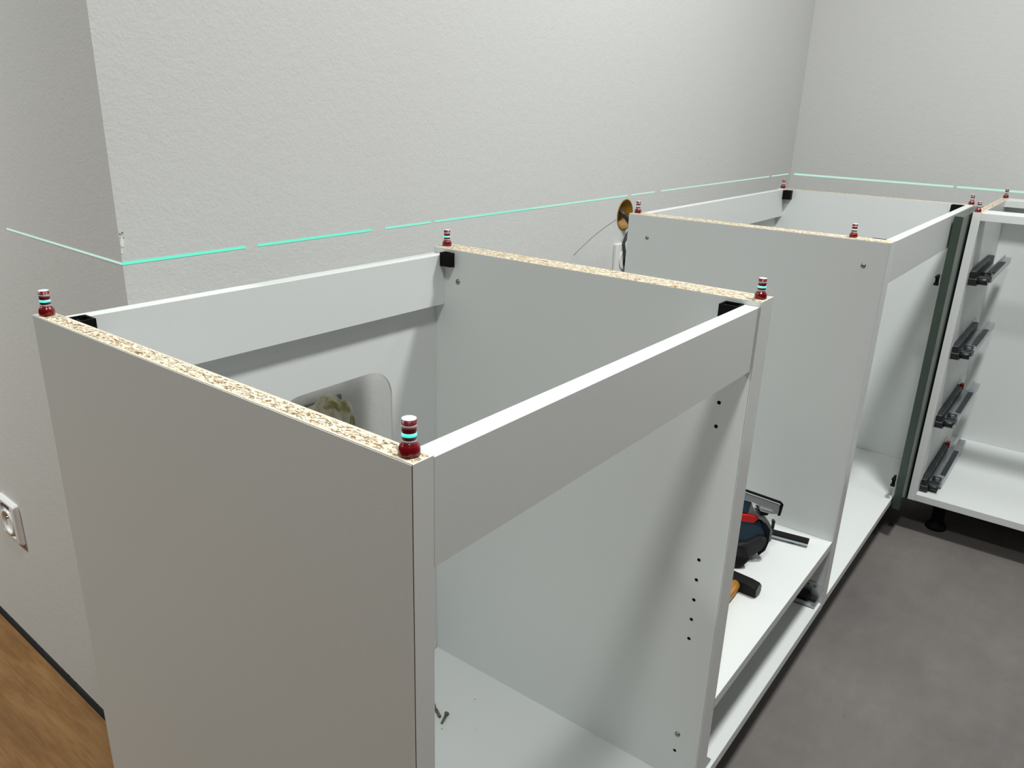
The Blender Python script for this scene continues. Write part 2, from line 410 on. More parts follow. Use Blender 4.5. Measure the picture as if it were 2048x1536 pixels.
def screw_head(parent, p, d, r=0.0042, mat_='screw'):
    bm = bm_new(); p = Vector(p); d = Vector(d)
    add_cyl(bm, p, p + d * 0.0009, r, r * 0.92, 18); add_cyl(bm, p + d * 0.0009, p + d * 0.0016, r * 0.9, r * 0.45, 18)
    u = d.orthogonal().normalized(); v = d.cross(u); q = p + d * 0.0017
    for a, b_ in ((u, v), (v, u)):
        add_poly_slab(bm, [q + a * r * .45 + b_ * r * .1, q - a * r * .45 + b_ * r * .1, q - a * r * .45 - b_ * r * .1, q + a * r * .45 - b_ * r * .1], d, 0.0001, 1)
    obj('screw', bm, [M[mat_], M['socket_dark']], parent)
def shear(x_per_y, x_per_z):
    return lambda c_: Vector((c_.x + x_per_y * c_.y + x_per_z * c_.z, c_.y, c_.z))
def foot_leg(parent, x, y):
    bm = bm_new()
    add_lathe(bm, (x, y, FZ), [(0, 0), (0.026, 0), (0.027, 0.004), (0.025, 0.012), (0.016, 0.016), (0.015, 0.075), (0.024, 0.080), (0.028, 0.088), (0.028, 0.0998), (0, 0.0998)], 20)
    obj('leg', bm, [M['matt_black']], parent)

# ---- cabinet 1 (nearest)
C1 = thing('base_cabinet', 'nearest white open-topped base cabinet, with a cut-out in its back panel', 'cabinet', (0.3, 0.26, FZ))
side_panel(C1, [(0, 0), (T, 0), (T, 0.5190), (0, 0.5190)])
rp = side_panel(C1, [(0.5808, 0.0012), (0.6002, 0.0012), (0.5972, 0.5185), (0.5778, 0.5185)])
hb = bm_new()
for z in (-0.1346, -0.1668, -0.3621, -0.3935, -0.4256, -0.4575, -0.4895, -0.6895):
    add_cyl(hb, (0.570, 0.0372, z), (0.5925, 0.0372, z), 0.0026, seg=16)
cut(rp, hb, M['raw_core'])
box_part('bottom_panel', C1, (T, 0.5805, 0.0005, 0.5135, CB, -0.7415))
# thin back panel with rounded cut-out
bm = bm_new(); YB0, YB1 = 0.5140, 0.5172
outer = [(T, -0.7415), (0.5775, -0.7415), (0.5775, -0.0085), (T, -0.0070)]
inner = roundrect(0.262, 0.4780, -0.415, -0.1695, 0.046, 10)
vo = [bm.verts.new((x, YB0, z)) for x, z in outer]; vi = [bm.verts.new((x, YB0, z)) for x, z in inner]
eo = [bm.edges.new((vo[i], vo[(i + 1) % 4])) for i in range(4)]; ei = [bm.edges.new((vi[i], vi[(i + 1) % len(vi)])) for i in range(len(vi))]
res = bmesh.ops.triangle_fill(bm, edges=eo + ei, use_beauty=True)
faces = [g for g in res['geom'] if isinstance(g, bmesh.types.BMFace)]
faces = [f for f in faces if not (0.27 < f.calc_center_median().x < 0.47 and -0.40 < f.calc_center_median().z < -0.18 and all(v in vi for v in f.verts))] 
bad = [f for f in bm.faces if f not in faces]; bmesh.ops.delete(bm, geom=bad, context='FACES_ONLY')
ext = bmesh.ops.extrude_face_region(bm, geom=list(bm.faces))
for v in [g for g in ext['geom'] if isinstance(g, bmesh.types.BMVert)]: v.co.y = YB1
obj('back_panel', bm, [M['hardboard']], C1, label='thin white back panel with rounded cut-out')
bm = bm_new(); add_prism(bm, [(T, 0.4965), (0.5778, 0.4965), (0.5778, 0.5125), (T, 0.5125)], [-0.083, -0.0865, -0.0865, -0.083], [-0.0055, -0.0090, -0.0090, -0.0055])
obj('back_rail', bm, [M['melamine']], C1, bevel=0.0004, seg=1)
bm = bm_new(); add_prism(bm, [(T, -0.0006), (0.5808, 0.0030), (0.5808, 0.0212), (T, 0.0176)], [-0.0812, -0.0850, -0.0850, -0.0812], [-0.0008, -0.0060, -0.0060, -0.0008])
obj('front_rail', bm, [M['melamine']], C1, bevel=0.0004, seg=1)
bracket(C1, 0.5660, 0.5776, 0.4760, 0.4962, -0.0265, -0.0045, 1)
bracket(C1, 0.5600, 0.5803, 0.0215, 0.0450, -0.0285, -0.0050, 1)
bracket(C1, T + .0002, 0.0400, 0.4740, 0.4962, -0.0265, -0.0030, 0)
bracket(C1, T + .0002, 0.0300, 0.0180, 0.0420, -0.0285, -0.0070, 0)
screw_head(C1, (0.5781, 0.4696, -0.0476), (-1, 0, 0))
screw_head(C1, (0.5806, 0.0360, -0.6581), (-1, 0, 0))
for x, y in ((0.06, 0.07), (0.54, 0.07), (0.06, 0.46), (0.54, 0.46)): foot_leg(C1, x, y)
# pale sawdust clinging to the side panel by the back corner
bm = bm_new()
for i in range(520):
    z = random.uniform(-0.46, -0.105); y = 0.5125 - abs(random.gauss(0, 0.010)); s = random.uniform(0.0002, 0.0006)
    x = 0.5808 - 0.0030 * y / 0.519
    a = [bm.verts.new((x - 0.00005, y + s * math.cos(t), z + s * math.sin(t))) for t in (0, 2.1, 4.2)]; t_ = bm.verts.new((x - s * 0.8, y, z))
    bm.faces.new(a)
    for k in range(3): bm.faces.new((a[k], a[(k + 1) % 3], t_))
obj('sawdust', bm, [M['dust']], C1, kind='stuff')

# ---- oven unit between the two rail-topped cabinets
C2 = thing('oven_cabinet', 'white oven cabinet without top rails, tools lying on its low shelf', 'cabinet', (0.9, 0.26, FZ))
wr2 = shear(-0.020, 0.013)
side_panel(C2, [(0.6008, 0.0018), (0.6206, 0.0018), (0.6170, 0.5185), (0.5978, 0.5185)], zb=CB - 0.002)
side_panel(C2, [(1.1955, -0.0006), (1.2128, -0.0006), (1.2128, 0.5190), (1.1955, 0.5190)], zb=CB - 0.002, warp=wr2)
box_part('shelf', C2, (0.6190, 1.1878, 0.0005, 0.5150, -0.6175, -0.5990))
box_part('bottom_panel', C2, (0.6190, 1.1855, -0.0010, 0.5150, CB - 0.002, -0.7430))
screw_head(C2, (1.1955 - 0.020 * 0.472 - .0006, 0.4721, -0.0462), (-1, 0, 0))
screw_head(C2, (1.1955 - 0.020 * 0.0385 - .0006, 0.0385, -0.0451), (-1, 0, 0), r=0.0047)
for x, y in ((0.66, 0.07), (1.14, 0.07), (0.66, 0.46), (1.14, 0.46)): foot_leg(C2, x, y)
for xw, s in ((1.1855, 1), (0.6206, -1)):
    def X(a, b_): return (xw - b_, xw - a) if s > 0 else (xw + a, xw + b_)
    bm = bm_new()
    x0, x1 = X(0.0002, 0.0016); add_box(bm, x0, x1, 0.004, 0.44, -0.7395, -0.6990)
    x0, x1 = X(0.0016, 0.030); add_box(bm, x0, x1, 0.004, 0.44, -0.7410, -0.7390)
    x0, x1 = X(0.026, 0.030); add_box(bm, x0, x1, 0.012, 0.46, -0.7390, -0.7330)
    sl = obj('drawer_slide', bm, [M['steel']], C2, bevel=0.0004, seg=1)
    bm = bm_new(); x0, x1 = X(0.0016, 0.020); add_box(bm, x0, x1, 0.022, 0.40, -0.7388, -0.7225); x0, x1 = X(0.0016, 0.012); add_box(bm, x0, x1, 0.008, 0.06, -0.7388, -0.7300)
    obj('runner', bm, [M['slide_black']], sl, bevel=0.0006, seg=1)
    for y in (0.016, 0.030):
        x0, _ = X(0.0016, 0.0016); screw_head(sl, (x0, y, -0.7070), (-s, 0, 0), 0.0034)

# ---- corner cabinet
C3 = thing('corner_cabinet', 'farther open-topped white base cabinet running into the room corner', 'cabinet', (1.65, 0.26, FZ))
wr3 = shear(-0.018, 0.014)
side_panel(C3, [(1.2137, -0.0006), (1.2318, -0.0006), (1.2318, 0.5190), (1.2137, 0.5190)], warp=wr3)
side_panel(C3, [(2.0780, -0.0006), (2.0960, -0.0006), (2.1040, 0.5190), (2.0860, 0.5190)])
box_part('bottom_panel', C3, (1.2215, 2.0780, -0.0008, 0.5100, CB, -0.7415))
box_part('back_panel', C3, (1.2215, 2.0850, 0.5125, 0.5155, -0.7415, -0.006), 'hardboard')
box_part('back_rail', C3, (1.2225, 2.0858, 0.4965, 0.5125, -0.0805, -0.0015))
bm = bm_new(); add_prism(bm, [(1.2308, -0.0008), (2.0780, -0.0008), (2.0780, 0.0172), (1.2308, 0.0172)], [-0.0775, -0.0815, -0.0815, -0.0775], [-0.0004, -0.0015, -0.0015, -0.0004])
obj('front_rail', bm, [M['melamine']], C3, bevel=0.0004, seg=1)
bracket(C3, 2.0640, 2.0850, 0.4740, 0.4962, -0.0300, -0.0035, 1)
bracket(C3, 2.0560, 2.0778, 0.0175, 0.0480, -0.0500, -0.0020, 1)
bracket(C3, 1.2260, 1.2420, 0.4750, 0.4962, -0.0285, -0.0050, 0)
bracket(C3, 1.2305, 1.2480, 0.0175, 0.0430, -0.0285, -0.0010, 0)
for x, y in ((1.27, 0.07), (2.03, 0.07), (1.27, 0.46), (2.03, 0.46)): foot_leg(C3, x, y)
for z in (-0.155, -0.69):
    bm = bm_new(); add_box(bm, 1.779, 1.800, 0.0005, 0.0060, z - 0.012, z + 0.012); add_box(bm, 1.774, 1.781, -0.003, 0.007, z + 0.006, z + 0.011)
    add_box(bm, 1.772, 1.782, -0.003, 0.007, z - 0.011, z - 0.005)
    obj('panel_clip', bm, [M['black']], C3, bevel=0.0005, seg=1)

# ---- green filler panel in front of the corner cabinet
bm = bm_new(); add_box(bm, 1.7870, 2.100, -0.0235, -0.0045, -0.768, -0.0030)
g = obj('filler_board', bm, [M['green']], None, bevel=0.0012)
tag(g, 'narrow sage-green front panel standing in the corner between two cabinets', 'panel')

# ---- drawer cabinet on the right wall, its front facing left
C4 = thing('drawer_cabinet', 'white drawer cabinet against the right wall with metal drawer runners, no drawers', 'cabinet', (2.15, -0.35, FZ))
wr4 = lambda c_: Vector((c_.x + 0.040 * c_.z * (1 if c_.x < 2.2 else 0.3), c_.y, c_.z))
X4 = 1.889; YL = -0.0280; YR = -0.6280
def side4(y0, y1):
    bm = bm_new(); add_box(bm, X4, 2.408, y0, y1, CB, -0.0006)
    p = obj('side_panel', bm, [M['melamine']], C4, bevel=0.0003, warp=wr4, seg=1)
    bm = bm_new(); add_box(bm, X4 + 0.0011, 2.4077, y0 + 0.0003, y1 - 0.0003, -0.0006, 0)
    obj('chipboard_edge', bm, [M['chip_x']], p, warp=wr4, label='raw speckled chipboard top edge')
    bm = bm_new(); add_box(bm, X4 - 0.0004, X4 + 0.0010, y0, y1, CB, 0.0002)
    obj('edge_band', bm, [M['edge_white']], p, warp=wr4)
side4(YL - 0.0182, YL); side4(YR, YR + 0.0182)
box_part('front_rail', C4, (X4, X4 + 0.088, YR + 0.0182, YL - 0.0183, -0.0186, -0.0006), warp=wr4)
box_part('back_rail', C4, (2.318, 2.402, YR + 0.0182, YL - 0.0183, -0.0186, -0.0006), warp=wr4)
box_part('bottom_panel', C4, (X4, 2.396, YR + 0.0182, YL - 0.0183, CB, -0.7415), warp=wr4)
box_part('back_panel', C4, (2.392, 2.396, YR + 0.0182, YL - 0.0183, -0.7415, -0.0190), 'hardboard', warp=wr4)
for x, y in ((1.945, -0.10), (2.35, -0.10), (1.945, -0.56), (2.35, -0.56)): foot_leg(C4, x, y)
YI = YL - 0.0183
for k, zb in enumerate((-0.1790, -0.3700, -0.5570, -0.7405)):
    for side in (0, 1):
        def Y(a, b_): return (YI - b_, YI - a) if side == 0 else (YR + 0.0183 + a, YR + 0.0183 + b_)
        xo = 1.905 + 0.04 * zb + 0.006
        bm = bm_new()
        # plate on the panel, chamfered at the front, plus the floor of the L profile
        y0, y1 = Y(0.0, 0.0014); z = zb
        pts = [(xo, y0, z), (xo + 0.42, y0, z), (xo + 0.42, y0, z + 0.020), (xo + 0.36, y0, z + 0.043), (xo + 0.02, y0, z + 0.043), (xo, y0, z + 0.032)]
        add_poly_slab(bm, pts, (0, 1, 0), y1 - y0)
        y0, y1 = Y(0.0, 0.022); add_box(bm, xo + 0.006, xo + 0.40, y0, y1, z, z + 0.0014)
        sl = obj('drawer_slide', bm, [M['steel']], C4)
        y0, y1 = Y(0.0014, 0.014); bm = bm_new(); add_box(bm, xo + 0.004, xo + 0.33, y0, y1, z + 0.012, z + 0.036)
        add_box(bm, xo + 0.002, xo + 0.05, Y(0.0014, 0.020)[0], Y(0.0014, 0.020)[1], z + 0.0016, z + 0.018)
        obj('runner', bm, [M['slide_black']], sl, bevel=0.0012, seg=1)
        bm = bm_new(); y0, y1 = Y(0.031, 0.0465); add_box(bm, xo + 0.05, xo + 0.425, y0, y1, z + 0.006, z + 0.0225)
        y0, y1 = Y(0.0295, 0.0310); add_box(bm, xo + 0.05, xo + 0.425, y0, y1, z + 0.008, z + 0.0290)
        y0, y1 = Y(0.014, 0.0300); add_box(bm, xo + 0.05, xo + 0.33, y0, y1, z + 0.0100, z + 0.0114)
        obj('inner_rail', bm, [M['steel']], sl)
        bm = bm_new(); y0, y1 = Y(0.0325, 0.0450); add_box(bm, xo + 0.10, xo + 0.31, y0, y1, z + 0.0225, z + 0.0245); obj('channel_shade', bm, [M['slide_black']], sl)  # dark strip on the solid rail, painting the shade inside an open channel
        bm = bm_new(); y0, y1 = Y(0.020, 0.042); ym = (y0 + y1) / 2
        add_cyl(bm, (xo + 0.022, y0, z + 0.012), (xo + 0.022, y1, z + 0.012), 0.0095, seg=16)
        add_cyl(bm, (xo + 0.062, y0, z + 0.020), (xo + 0.062, y1, z + 0.020), 0.0095, seg=16)
        add_box(bm, xo + 0.016, xo + 0.07, y0, y1, z + 0.004, z + 0.022)
        obj('release_catch', bm, [M['slide_black']], sl, bevel=0.001, seg=1)
        d = (0, -1, 0) if side == 0 else (0, 1, 0)
        for xs, zs, ya in ((xo + 0.064, z + 0.030, 0.0405), (xo + 0.012, z + 0.010, 0.0425), (xo + 0.13, z + 0.038, 0.0145), (xo + 0.21, z + 0.038, 0.0145)):
            yy = Y(ya, ya)[0]; screw_head(sl, (xs, yy, zs), d, 0.0036)
        if k >= 2:
            y0, y1 = Y(0.006, 0.016); box_part('stop_tab', sl, (xo + 0.315, xo + 0.332, y0, y1, z + 0.026, z + 0.041), 'red_bright', label='small red stop tab')

# ================================================================== LEVELLING PINS
def make_pin(loc, label, near=True):
    t = thing('levelling_pin', label, 'marker pin', loc, 'red and white levelling pins on the cabinet tops')
    x, y, z = loc
    bm = bm_new(); add_lathe(bm, loc, [(0, 0), (0.0066, 0), (0.0071, 0.0007), (0.00725, 0.0020), (0.0072, 0.0042), (0.0067, 0.0060), (0.0057, 0.0074), (0.0050, 0.0081), (0.0049, 0.0086), (0, 0.0086)], 40, 0.012, 10)
    obj('base', bm, [M['red']], t)
    bm = bm_new(); add_lathe(bm, loc, [(0, 0.0084), (0.00478, 0.0084), (0.00478, 0.0240), (0, 0.0240)], 28)
    obj('stem', bm, [M['red_stem']], t)
    for a, b_ in ((0.0087, 0.0107), (0.0186, 0.0207)):
        bm = bm_new(); add_lathe(bm, loc, [(0.0047, a), (0.00486, a), (0.00486, b_), (0.0047, b_)], 28); obj('white_ring', bm, [M['pin_white']], t)
    bm = bm_new(); add_lathe(bm, loc, [(0.0047, 0.0131), (0.00488, 0.0131), (0.00488, 0.0155), (0.0047, 0.0155)], 28)
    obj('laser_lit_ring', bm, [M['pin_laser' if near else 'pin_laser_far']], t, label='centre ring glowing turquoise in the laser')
    bm = bm_new(); add_lathe(bm, loc, [(0, 0.0240), (0.00475, 0.0240), (0.00475, 0.0245), (0, 0.0245)], 28)
    obj('cap', bm, [M['pin_cap']], t)
    return t
for loc, label, near in (
    ((0.0097, 0.0123, 0.0002), 'levelling pin at the near front corner of the nearest cabinet, biggest in view', True),
    ((0.0092, 0.5075, 0.0002), 'levelling pin at far left on the chipboard edge, by the wall corner', True),
    ((0.5975, 0.5095, 0.0002), 'levelling pin at the middle rear above a black bracket, below the laser line', True),
    ((0.6005, 0.0105, 0.0002), 'levelling pin at the front where nearest cabinet meets the oven cabinet', True),
    ((1.2065, 0.5100, 0.0002), 'levelling pin beside the orange cable box, at the rear of the oven cabinet', False),
    ((1.2145, 0.0690, 0.0002), 'levelling pin on the front part of the long chipboard edge, above a side screw', False),
    ((2.0945, 0.5080, 0.0002), 'tiny levelling pin at the rear end of the corner cabinet, near the room corner', False),
    ((2.0890, 0.0060, 0.0002), 'levelling pin on the front rail end of the corner cabinet, left of the drawer cabinet', False),
    ((1.9020, -0.0360, 0.0002), 'levelling pin on the front left corner of the drawer cabinet', False),
    ((2.3970, -0.0370, 0.0002), 'levelling pin at the rear of the drawer cabinet by the right wall', False)):
    make_pin(loc, label, near)

# ================================================================== WALL FITTINGS
# outlet on the return wall (plate 80 mm, lettering strip above the round insert)
oy0, oz0 = 1.2210, -0.5560
t = thing('wall_outlet', 'white wall outlet with dark lettering on the return wall at left', 'outlet', (lwx(oy0), oy0, oz0))
def wx(y): return lwx(y)
def outlet_loop(half, dx, z_off=0.0):
    return [(wx(oy0 + a) - dx, oy0 + a, oz0 + b) for a, b in ((-half, -half), (half, -half), (half, half), (-half, half))]
bm = bm_new(); rings = []
for half, dx in ((0.0415, 0.0), (0.0415, 0.0045), (0.0385, 0.0095), (0.0300, 0.0105), (0.0285, 0.0095), (0.0275, 0.0060)):
    pts = roundrect(oy0 - half, oy0 + half, oz0 - half, oz0 + half, 0.004 + (0.0415 - half) * 0.15, 4)
    rings.append([bm.verts.new((wx(p) - dx, p, q)) for p, q in pts])
for a, b_ in zip(rings, rings[1:]):
    for i in range(len(a)):
        j = (i + 1) % len(a); bm.faces.new((a[i], a[j], b_[j], b_[i]))
bm.faces.new(rings[-1]); obj('frame', bm, [M['socket']], t, bevel=0.0005)
bm = bm_new(); rings = []
prof = [(0.0265, 0.0060), (0.0265, 0.0112), (0.0225, 0.0112), (0.0205, 0.0100), (0.0195, -0.004), (0.0, -0.004)]
for r, dx in prof:
    k = 32
    if r == 0: rings.append([bm.verts.new((wx(oy0) - dx, oy0, oz0))]); continue
    rings.append([bm.verts.new((wx(oy0) - dx, oy0 + r * math.cos(6.2832 * i / k), oz0 - 0.004 + r * math.sin(6.2832 * i / k))) for i in range(k)])
for a, b_ in zip(rings, rings[1:]):
    for i in range(len(a)):
        j = (i + 1) % len(a)
        f = bm.faces.new((a[i], a[j], b_[0])) if len(b_) == 1 else bm.faces.new((a[i], a[j], b_[j], b_[i])); f.smooth = len(b_) > 1
obj('insert', bm, [M['socket']], t)
bm = bm_new(); add_cyl(bm, (wx(oy0) + 0.004, oy0, oz0 + 0.006), (wx(oy0) - 0.012, oy0, oz0 + 0.006), 0.0024, seg=12); obj('earth_pin', bm, [M['brass']], t)
for s in (-1, 1):
    bm = bm_new(); add_cyl(bm, (wx(oy0) + 0.0035, oy0 + s * 0.0095, oz0 - 0.006), (wx(oy0) - 0.0, oy0 + s * 0.0095, oz0 - 0.006), 0.0026, seg=12); obj('contact_hole', bm, [M['socket_dark']], t)
cu = bpy.data.curves.new('txt', 'FONT'); cu.body = 'NOZDN'; cu.size = 0.0095; cu.align_x = 'CENTER'; cu.extrude = 0.0001; cu.offset = 0.0004
to = bpy.data.objects.new('txt', cu); COL.objects.link(to)
to.matrix_world = Matrix.Translation((wx(oy0 - 0.004) - 0.01085, oy0 - 0.004, oz0 + 0.0295)) @ Matrix(((0, 0, -1, 0), (-1, 0, 0, 0), (0, 1, 0, 0), (0, 0, 0, 1)))
bpy.context.view_layer.update()
me = bpy.data.meshes.new_from_object(to.evaluated_get(bpy.context.evaluated_depsgraph_get()))
me.transform(Matrix.Translation(-Vector((lwx(oy0), oy0, oz0))) @ to.matrix_world); me.materials.clear(); me.materials.append(M['ink'])
lo = bpy.data.objects.new('lettering', me); COL.objects.link(lo); lo.parent = t
bpy.data.objects.remove(to)

# orange cable box sunk in the kitchen wall, cable hanging from it past an unfinished socket
bx, bz = 1.378, -0.0315
bm = bm_new(); add_lathe(bm, (0, 0, 0), [(0.0352, -0.045), (0.0352, 0.0006), (0.0372, 0.0006), (0.0372, 0.0012), (0.0342, 0.0012), (0.0338, -0.040), (0, -0.040)], 36)
rot = Matrix.Rotation(math.radians(90), 4, 'X')
bm.transform(Matrix.Translation((bx, WY, bz)) @ rot)
bt = thing('cable_box', 'round orange cable box sunk in the wall behind the oven cabinet', 'cable box', (bx, WY, bz))
obj('cup', bm, [M['orange']], bt)
for dz in (-0.020, 0.020):
    bm = bm_new(); add_cyl(bm, (bx - 0.027, WY + 0.012, bz + dz), (bx - 0.027, WY + 0.034, bz + dz), 0.0035, seg=12); obj('screw_post', bm, [M['orange']], bt)
bm = bm_new()
add_tube(bm, [(bx + 0.012, WY + 0.030, bz + 0.002), (bx - 0.006, WY + 0.018, bz + 0.008), (bx - 0.026, WY - 0.004, bz + 0.010), (bx - 0.024, WY - 0.012, bz + 0.002), (bx - 0.010, WY - 0.014, bz - 0.008), (bx + 0.004, WY - 0.014, bz - 0.020), (bx + 0.008, WY - 0.013, bz - 0.036), (bx - 0.002, WY - 0.011, bz - 0.050), (bx - 0.016, WY - 0.012, bz - 0.066), (bx - 0.014, WY - 0.016, bz - 0.090), (bx - 0.006, WY - 0.018, bz - 0.115), (bx - 0.008, WY - 0.018, bz - 0.14), (bx - 0.004, WY - 0.018, bz - 0.25)], [0.0056] * 6 + [0.0048, 0.0042] + [0.0038] * 5, 10)
co = obj('cable', bm, [M['cable']], None); tag(co, 'dark grey cable hanging out of the orange wall box', 'cable')
t = thing('wall_socket', 'white double socket frame low on the kitchen wall, behind the hanging cable', 'outlet', (1.375, WY, -0.137))
bm = bm_new(); add_box(bm, 1.335, 1.415, WY - 0.009, WY - 0.0002, -0.177, -0.097); obj('frame', bm, [M['socket']], t, bevel=0.002)
bm = bm_new(); add_cyl(bm, (1.375, WY - 0.009, -0.137), (1.375, WY - 0.0115, -0.137), 0.025, seg=28); obj('insert', bm, [M['socket']], t)
bm = bm_new(); add_box(bm, 1.366, 1.400, WY - 0.030, WY - 0.0120, -0.150, -0.128); obj('terminal', bm, [M['black']], t, bevel=0.001)
bm = bm_new(); add_box(bm, 1.366, 1.395, WY - 0.034, WY - 0.016, -0.172, -0.152); obj('clip', bm, [M['socket']], t, bevel=0.003)
# stub in the cut-out of the nearest cabinet
t = thing('junction_plate', 'grey recessed plate on the wall seen through the cabinet cut-out', 'wall plate', (0.40, WY, -0.30))
bm = bm_new()
add_box(bm, 0.352, 0.478, WY - 0.006, WY - 0.0002, -0.252, -0.244); add_box(bm, 0.470, 0.478, WY - 0.006, WY - 0.0002, -0.36, -0.252)
add_box(bm, 0.352, 0.360, WY - 0.006, WY - 0.0002, -0.36, -0.252); add_box(bm, 0.360, 0.470, WY - 0.006, WY - 0.0002, -0.36, -0.352)
obj('rim', bm, [M['box_grey']], t, bevel=0.0008)
bm = bm_new(); add_box(bm, 0.360, 0.470, WY - 0.002, WY - 0.0001, -0.352, -0.252); obj('plate', bm, [M['rubber']], t)
bm = bm_new(); bmesh.ops.create_icosphere(bm, subdivisions=4, radius=1.0)
for v in bm.verts:
    d = v.co.normalized(); az = math.atan2(d.z, d.x)
    k = 1 + 0.07 * math.sin(5 * az + 3 * d.y) + 0.10 * abs(math.sin(3.1 * d.x + 5.3 * d.z + 1.2 * math.sin(4 * d.y))) - 0.06 * abs(math.sin(9 * d.x - 4 * d.z + 2)) + 0.03 * math.sin(17 * d.x + 11 * d.y)
    v.co = Vector((0.425 + 0.040 * k * d.x, 0.600 + 0.034 * k * d.y, -0.272 + 0.046 * k * d.z))
cw = obj('wrapped_pipe', bm, [M['cloth']], None); tag(cw, 'pipe stub wrapped in crumpled khaki film, behind the cut-out', 'pipe')

# ================================================================== TOOLS AND SMALL PARTS
RT = Vector((0.60007, -0.79995, 0)); HH = Vector((0.79995, 0.60007, 0)); P0 = Vector((1.03, 0.13, -0.60))
def L(u, z, d=0.0): return Vector((P0.x, P0.y, 0)) + RT * u + HH * d + Vector((0, 0, z))
jt = thing('jigsaw', 'dark blue cordless jigsaw with a red lever and silver shoe, on the shelf', 'power tool', (1.03, 0.16, -0.599))
def slab(name, outline, d0, d1, mat_, parent=jt, bevel=0.002, label=None):
    b = bm_new(); add_poly_slab(b, [L(u, z, d0) for u, z in outline], HH, d1 - d0); return obj(name, b, [M[mat_]], parent, bevel=bevel, label=label, seg=3)
# rounded motor body (blue), rubber grip below it
arc = [(0.0385 * 1.0 * math.cos(a) * 1.05 - 0.0, -0.548 + 0.040 * math.sin(a)) for a in [math.radians(x) for x in range(75, -60, -12)]]
slab('body', [(-0.110, -0.500), (-0.020, -0.497)] + arc + [(0.010, -0.590), (-0.020, -0.5945), (-0.110, -0.590)], -0.030, 0.036, 'blue', bevel=0.011)
slab('grip', [(-0.130, -0.556), (-0.030, -0.562), (0.0, -0.556), (0.020, -0.542), (0.0375, -0.545), (0.0365, -0.560), (0.029, -0.574), (0.014, -0.588), (-0.006, -0.5985), (-0.130, -0.5985)], -0.036, 0.030, 'rubber', bevel=0.006)
slab('foot', [(-0.130, -0.566), (-0.016, -0.568), (0.004, -0.576), (-0.012, -0.5985), (-0.130, -0.5985)], -0.062, -0.030, 'matt_black', bevel=0.008)
slab('front_cap', [(0.020, -0.515), (0.030, -0.517), (0.0395, -0.530), (0.0405, -0.556), (0.036, -0.574), (0.024, -0.586), (0.031, -0.565), (0.034, -0.540)], -0.0345, 0.03, 'matt_black', bevel=0.002)
slab('gear_housing', [(-0.110, -0.466), (-0.004, -0.4685), (0.004, -0.4905), (0.016, -0.500), (0.030, -0.508), (0.040, -0.520), (0.046, -0.534), (0.046, -0.556), (0.038, -0.560), (0.036, -0.530), (0.022, -0.512), (-0.010, -0.4985), (-0.110, -0.490)], -0.030, -0.008, 'alu_dull', bevel=0.002)
slab('shoulder', [(-0.11, -0.4675), (-0.003, -0.4715), (-0.006, -0.4955), (-0.11, -0.4925)], -0.033, 0.0, 'blue', bevel=0.003)
slab('red_lever', [(-0.060, -0.494), (-0.008, -0.4975), (0.0150, -0.5035), (0.0065, -0.5145), (-0.010, -0.5130), (-0.060, -0.506)], -0.036, -0.020, 'red_bright', bevel=0.002, label='bright red lever')
slab('shoe', [(-0.110, -0.4225), (0.050, -0.4760), (0.0500, -0.4960), (0.0380, -0.4960), (0.0360, -0.4860), (0.012, -0.4800), (0.0, -0.4735), (-0.110, -0.4420)], -0.034, -0.0295, 'alu', bevel=0.0015, label='silver metal shoe')
slab('shoe_cover', [(-0.110, -0.4155), (0.0515, -0.4695), (0.0565, -0.4750), (0.0535, -0.4985), (0.0485, -0.4985), (0.0515, -0.4755), (0.0490, -0.4730), (-0.110, -0.4195)], -0.0345, -0.0295, 'matt_black', bevel=0.001)
slab('blade_clamp', [(0.012, -0.4790), (0.037, -0.4860), (0.0385, -0.4915), (0.034, -0.4930), (0.0125, -0.4870)], -0.040, -0.028, 'alu', bevel=0.0015)
slab('blade_guard', [(0.012, -0.4890), (0.034, -0.4945), (0.030, -0.5000), (0.018, -0.5005)], -0.032, -0.010, 'matt_black', bevel=0.001)
slab('hook', [(0.0460, -0.5160), (0.0510, -0.5165), (0.0505, -0.5330), (0.0470, -0.5420), (0.0440, -0.5420), (0.0470, -0.5300)], -0.022, -0.014, 'slide_black', bevel=0.0008)
bar = thing('guide_bar', 'black and silver metal bar lying on the shelf beside the jigsaw', 'bar', (1.13, 0.08, -0.599))
A = Vector((1.1410, 0.0340)); Bq = Vector((1.1200, 0.1600)); nx = Vector((0.0100, 0.0016))
bm = bm_new(); add_prism(bm, [tuple(A - nx), tuple(A + nx), tuple(Bq + nx), tuple(Bq - nx)], -0.5900, -0.5870); obj('black_cover', bm, [M['matt_black']], bar, bevel=0.0006)
bm = bm_new(); add_prism(bm, [tuple(A - nx * 1.12), tuple(A + nx * 1.05), tuple(Bq + nx * 1.05), tuple(Bq - nx * 1.12)], -0.5945, -0.5900); obj('silver_channel', bm, [M['alu']], bar, bevel=0.0004)
bm = bm_new(); 
for f_ in (0.25, 0.75):
    c_ = A.lerp(Bq, f_); add_box(bm, c_.x - 0.006, c_.x + 0.006, c_.y - 0.006, c_.y + 0.006, -0.5989, -0.5945)
obj('pad', bm, [M['matt_black']], bar)

ht = thing('hammer', 'black-headed hammer with a brown wooden handle lying on the low shelf', 'hammer', (0.90, 0.09, -0.599))
